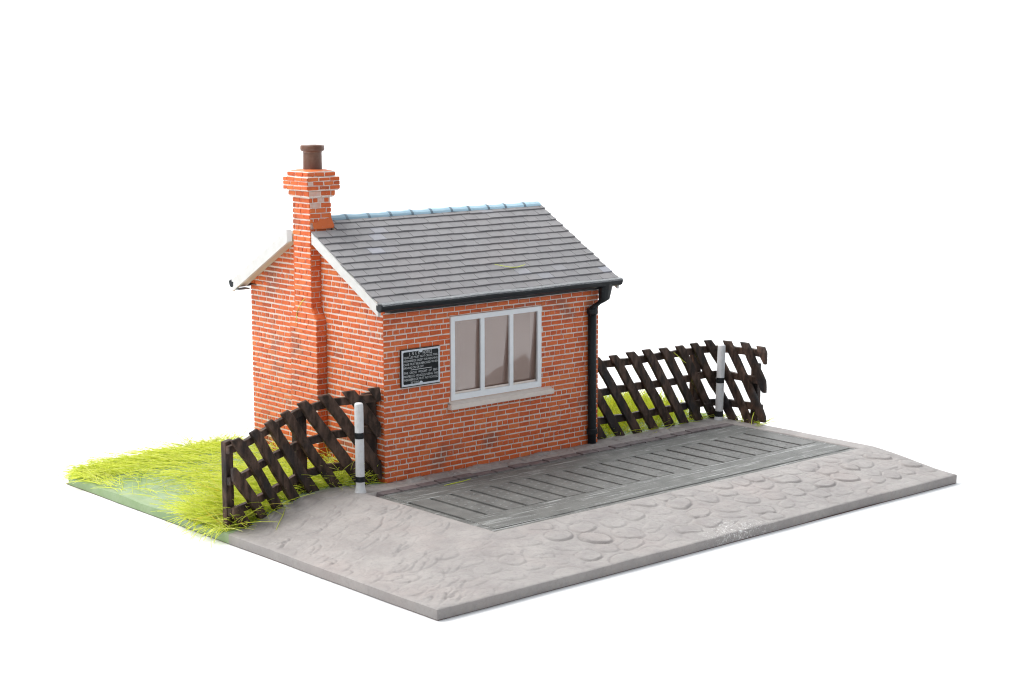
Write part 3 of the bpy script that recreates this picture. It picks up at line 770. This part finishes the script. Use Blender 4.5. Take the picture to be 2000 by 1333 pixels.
# ------------------------------------------------------------------ diagonal slat fences
def make_fence(C, label, H, shift, first, pitch, posts, name='slat_fence', lo_end=1.0, rail_end=0.0):
    p0 = C.at(C.L/2); root = thing(name, label, 'fence', (p0.x, p0.y, hz(p0.x, p0.y)), 'curved fences beside the hut')
    def pt(t, off, z):
        z = z*(lo_end+(1-lo_end)*min(1, max(0, t/C.L)))
        p = C.at(t); n = C.nrm(t); g = hz(p.x, p.y); return (p.x+n.x*off, p.y+n.y*off, g+z)
    N = 40
    for fz, hh in ((.885, .17), (.55, .17), (.20, .17)):
        m = MB(); rings = []
        for i in range(N+1):
            t = (C.L-rail_end)*i/N; z = H*fz+.012*math.sin(t*2.3+fz*9)
            rings.append([pt(t, .0, z-hh/2), pt(t, -.10, z-hh/2), pt(t, -.10, z+hh/2+.008*math.sin(t*9)), pt(t, 0, z+hh/2+.008*math.sin(t*9+1))])
        m.sweep(rings); m.build('rail', M['fence'], root, bevel=.014)
    for t, w, zt in posts:
        m = MB(); rings = []
        for z in np.linspace(-.12, zt, 7):
            a, b = max(t-w/2, 0), min(t+w/2, C.L); rings.append([pt(a, -.103, z), pt(a, -.23, z), pt(b, -.23, z), pt(b, -.103, z)])
        m.sweep(rings); m.build('post', M['fence'], root, bevel=.018)
    t = first
    while t < C.L-(.20 if rail_end else .13):
        m = MB(); rings = []; wd = .275*random.uniform(.95, 1.05); hs = H*random.uniform(.99, 1.01); j = random.uniform(-.02, .02); b0 = -.06
        for k in range(15):
            z = hs*(1-k/14)+b0*(k/14); tc = t+j+shift*k/14; wob = .006*math.sin(k*1.7+t*5)
            a, b = tc-wd/2+wob, tc+wd/2+wob; a2, b2 = max(a, 0), min(b, C.L)
            if b2-a2 < .05: continue
            ins = .014 if k == 0 else 0
            rings.append([pt(a2, .004, z), pt(a2+ins, .088-ins*2, z-ins*.6), pt(b2-ins, .088-ins*2, z-ins*1.2), pt(b2, .004, z)])
        if len(rings) > 1: m.sweep(rings); m.build('slat', M['fence'], root, bevel=.016)
        t += pitch
    return root
fl = make_fence(LC, 'dark brown diagonal slat fence curving out to the left in front of the yellow grass', 2.0, 1.40, .10-3*.545, .545, [(.10, .2, 1.95), (2.40, .27, 1.78), (LC.L-.20, .30, 1.86)], lo_end=.87)
fr = make_fence(RC, 'dark brown diagonal slat fence to the right of the hut, ending past its post', 1.90, 1.34, .10-3*.53, .53, [(.10, .2, 1.70), (RC.L-2.0, .28, 1.70), (RC.L-.52, .22, 1.42)], rail_end=.20)

# ------------------------------------------------------------------ white marker posts
def make_post(x, y, label, r, h, lean, bands):
    z = hz(x, y)-.02; root = thing('marker_post', label, 'post', (x, y, z), 'white marker posts')
    m = MB(); prof = [(r*1.45, -.03), (r*1.18, .05), (r, .14)]+[(r*(1+.015*math.sin(k*2.1)), .14+(h-.20)*k/8) for k in range(1, 9)]+[(r*.93, h-.02), (r*.7, h)]
    m.lathe(prof, (0, 0, 0), 22, wob=.02)
    m.v = [(a+lean[0]*c+x, b+lean[1]*c+y, c+z) for a, b, c in m.v]
    m.build('shaft', M['post'], root, smooth=False, bevel=.01)
    for a, b in bands:
        k = MB(); k.lathe([(r*.97, a), (r*1.07, a+.004), (r*1.07, b-.004), (r*.97, b)], (0, 0, 0), 22, wob=.02)
        k.v = [(p+lean[0]*c+x, q+lean[1]*c+y, c+z) for p, q, c in k.v]; k.build('band', M['black'], root)
make_post(-.80, -.24, 'white post with two black bands standing before the left fence', .09, 1.82, (-.006, .006), [(1.10, 1.225), (.22, .335)])
make_post(9.96, -.12, 'white post with two black bands standing before the right fence', .094, 1.84, (.02, -.01), [(.92, 1.05), (.10, .24)])

# ------------------------------------------------------------------ static grass
def fibre(mb, p, ang, elev, ln, r, droop, tint, curl=0, seg=6):
    p = Vector(p); rings = []
    for k in range(seg+1):
        u = k/seg; a = ang+curl*u; e = elev-droop*u
        d = Vector((math.cos(a)*math.cos(e), math.sin(a)*math.cos(e), math.sin(e)))
        s = Vector((-math.sin(a), math.cos(a), 0)); t = d.cross(s); rr = r*(1-.55*u)
        rings.append([p+s*rr*math.cos(q)+t*rr*math.sin(q) for q in (0, 2.094, 4.189)])
        p = p+d*(ln/seg); g = hz(min(max(p.x, X0), X1), min(max(p.y, Y0), Y1))+.012
        if X0 < p.x < X1 and Y0 < p.y < Y1 and p.z < g: p.z = g+random.uniform(0, .03)
    mb.sweep(rings, False, tint)
def make_grass():
    mb = MB(); rnd = random.Random(21)
    LEFT = math.radians(138.5)           # lies mostly towards the left of the hut
    n = 0
    while n < 5600:
        x = rnd.uniform(-4.0, .0); y = rnd.uniform(-.5, 6.0); fy = float(fence_y(x))
        if y < fy+.02 or (x < -3.6 and y > 5.5): continue
        dF = y-fy; dB = 6.0-y
        w = math.exp(-(dF/1.05)**2)*1.0*(1 if x < -1.0 else .45)+math.exp(-(dB/.75)**2)*1.0+.12
        if x < -2.5 and 1.2 < y < 4.6: w *= .10+.7*max(0, (y-3.7))
        if x < -3.2 and dF < 1.2: w *= 1.0
        cl = mnoise.noise(Vector((x*1.1, y*1.1, 3))); w *= .65+.9*max(0, cl+.2)
        if rnd.random() > w: continue
        near_f = dF < 1.3 and dB > 2
        ang = LEFT+rnd.gauss(0, .55)+(.55 if near_f and x < -2.5 else 0)+cl*.8
        elev = abs(rnd.gauss(.06, .17))+(.20 if near_f else .02); ln = rnd.uniform(.55, 1.35)*(1.0 if near_f else .9)
        if x > -1.2 and rnd.random() < .5: ang = rnd.uniform(0, 6.28); elev = rnd.uniform(.2, 1.0); ln *= .6
        if x+math.cos(ang)*ln < (X0-.3 if y < 2.2 else X0+.05): ang = math.radians(rnd.uniform(60, 115)); ln *= .8
        if y+math.sin(ang)*ln > Y1+.05: ang = LEFT+rnd.uniform(.35, .9); ln *= .7
        t = min(max(rnd.gauss(.50, .28), 0), .92)
        if near_f and -3.9 < x < -2.8 and rnd.random() < .05: t = rnd.uniform(.93, 1)
        fibre(mb, (x, y, hz(x, y)+rnd.uniform(0, .10)), ang, elev, ln, rnd.uniform(.0055, .009), rnd.uniform(.1, .5), t, rnd.gauss(0, .35)); n += 1
    # strays hanging over the left edge by the end of the fence
    for k in range(60):
        x = rnd.uniform(-3.95, -3.5); y = rnd.uniform(-.25, 1.2)
        fibre(mb, (x, y, hz(x, y)+.03), math.radians(rnd.uniform(170, 235)), rnd.uniform(-.05, .25), rnd.uniform(.4, .85), rnd.uniform(.008, .012), rnd.uniform(.3, .8), min(max(rnd.gauss(.6, .15), 0), .92), rnd.gauss(0, .3))
    n = 0
    while n < 5200:                         # upright turf behind the right fence
        x = rnd.uniform(6.15, 10.2); y = rnd.uniform(.32, 3.0); fy = float(fence_y(x))
        if y < fy+.12 or x-y*.45 > 9.55: continue
        if rnd.random() > .12+.9*min(1, max(0, (y-.6)/.8)): continue
        ang = rnd.uniform(0, 6.283); elev = rnd.uniform(.5, 1.35); t = min(max(rnd.gauss(.5, .2), 0), .92)
        fibre(mb, (x, y, hz(x, y)-.01), ang, elev, rnd.uniform(.18, .48), rnd.uniform(.009, .014), rnd.uniform(0, .6), t, rnd.gauss(0, .3), 4); n += 1
    for k in range(420):                    # short tufts along both fence feet
        C = LC if k % 2 else RC; tt = rnd.uniform(.1, C.L-.1); p = C.at(tt); nn = C.nrm(tt); o = rnd.uniform(-.25, .06)
        fibre(mb, (p.x+nn.x*o, p.y+nn.y*o, hz(p.x, p.y)), rnd.uniform(0, 6.28), rnd.uniform(.0, .7), rnd.uniform(.15, .45), .009, rnd.uniform(.1, .6), rnd.uniform(.05, .55), rnd.gauss(0, .4), 4)
    o = mb.build('grass', M['grass'], recalc=False, smooth=True); tag(o, 'yellow green static grass lying flat behind both fences', 'grass', kind='stuff')
make_grass()

# ------------------------------------------------------------------ single loose fibres
def strand(pts, r, label, tint=.35):
    m = MB(); rings = []
    for i, p in enumerate(pts):
        p = Vector(p); d = (Vector(pts[min(i+1, len(pts)-1)])-Vector(pts[max(i-1, 0)])).normalized(); s = d.cross(uz).normalized() if abs(d.z) < .9 else ux; t = d.cross(s)
        rr = r*(.6 if i in (0, len(pts)-1) else 1); rings.append([p+s*rr*math.cos(q)+t*rr*math.sin(q) for q in (0, 1.57, 3.14, 4.71)])
    m.sweep(rings, True, tint); o = m.build('grass_fibre', M['grass'], smooth=True)
    tag(o, label, 'grass fibre', 'loose grass fibres')
def roofpts(a): return [(x, y, roof_z(y)+.062) for x, y in a]
strand(roofpts([(3.33, .43), (3.5, .36), (3.68, .29), (3.85, .28), (4.02, .31), (4.13, .34)]), .006, 'loose green grass fibre lying on the slate roof near the gutter')
strand([(-.272, 2.68-.0, 3.0), (-.276, 2.64, 3.2), (-.276, 2.55, 3.36), (-.276, 2.44, 3.48), (-.274, 2.32, 3.56)], .007, 'thin yellow grass fibre clinging to the chimney breast', .75)
strand([(.75, -.98, -.026), (1.0, -.95, -.03), (1.25, -.94, -.028), (1.52, -.90, -.024)], .009, 'loose green grass fibre lying on the back timber of the weighbridge')
strand([(7.55, -.25, -.012), (7.9, -.20, -.005), (8.25, -.10, .0), (8.5, .02, .03), (8.65, .10, .06)], .009, 'loose green grass fibre lying on the paving at the foot of the right fence')
strand([(8.55, .06, 1.73), (8.72, .045, 1.60), (8.85, .04, 1.50), (8.95, .04, 1.44)], .008, 'thin green grass fibre caught on the right fence slats', .4)
strand([(9.95, -1.15, -.0), (10.15, -1.0, .10), (10.35, -.88, .2), (10.5, -.8, .26)], .009, 'grass fibre sticking out past the far end of the right fence', .6)
strand([(-3.3, -.95, hz(-3.3, -.95)+.02), (-3.0, -.62, hz(-3, -.62)+.03), (-2.72, -.33, hz(-2.7, -.3)+.03), (-2.45, -.0, hz(-2.5, 0)+.04)], .008, 'loose green grass fibre lying on the cobbles by the left fence', .45)
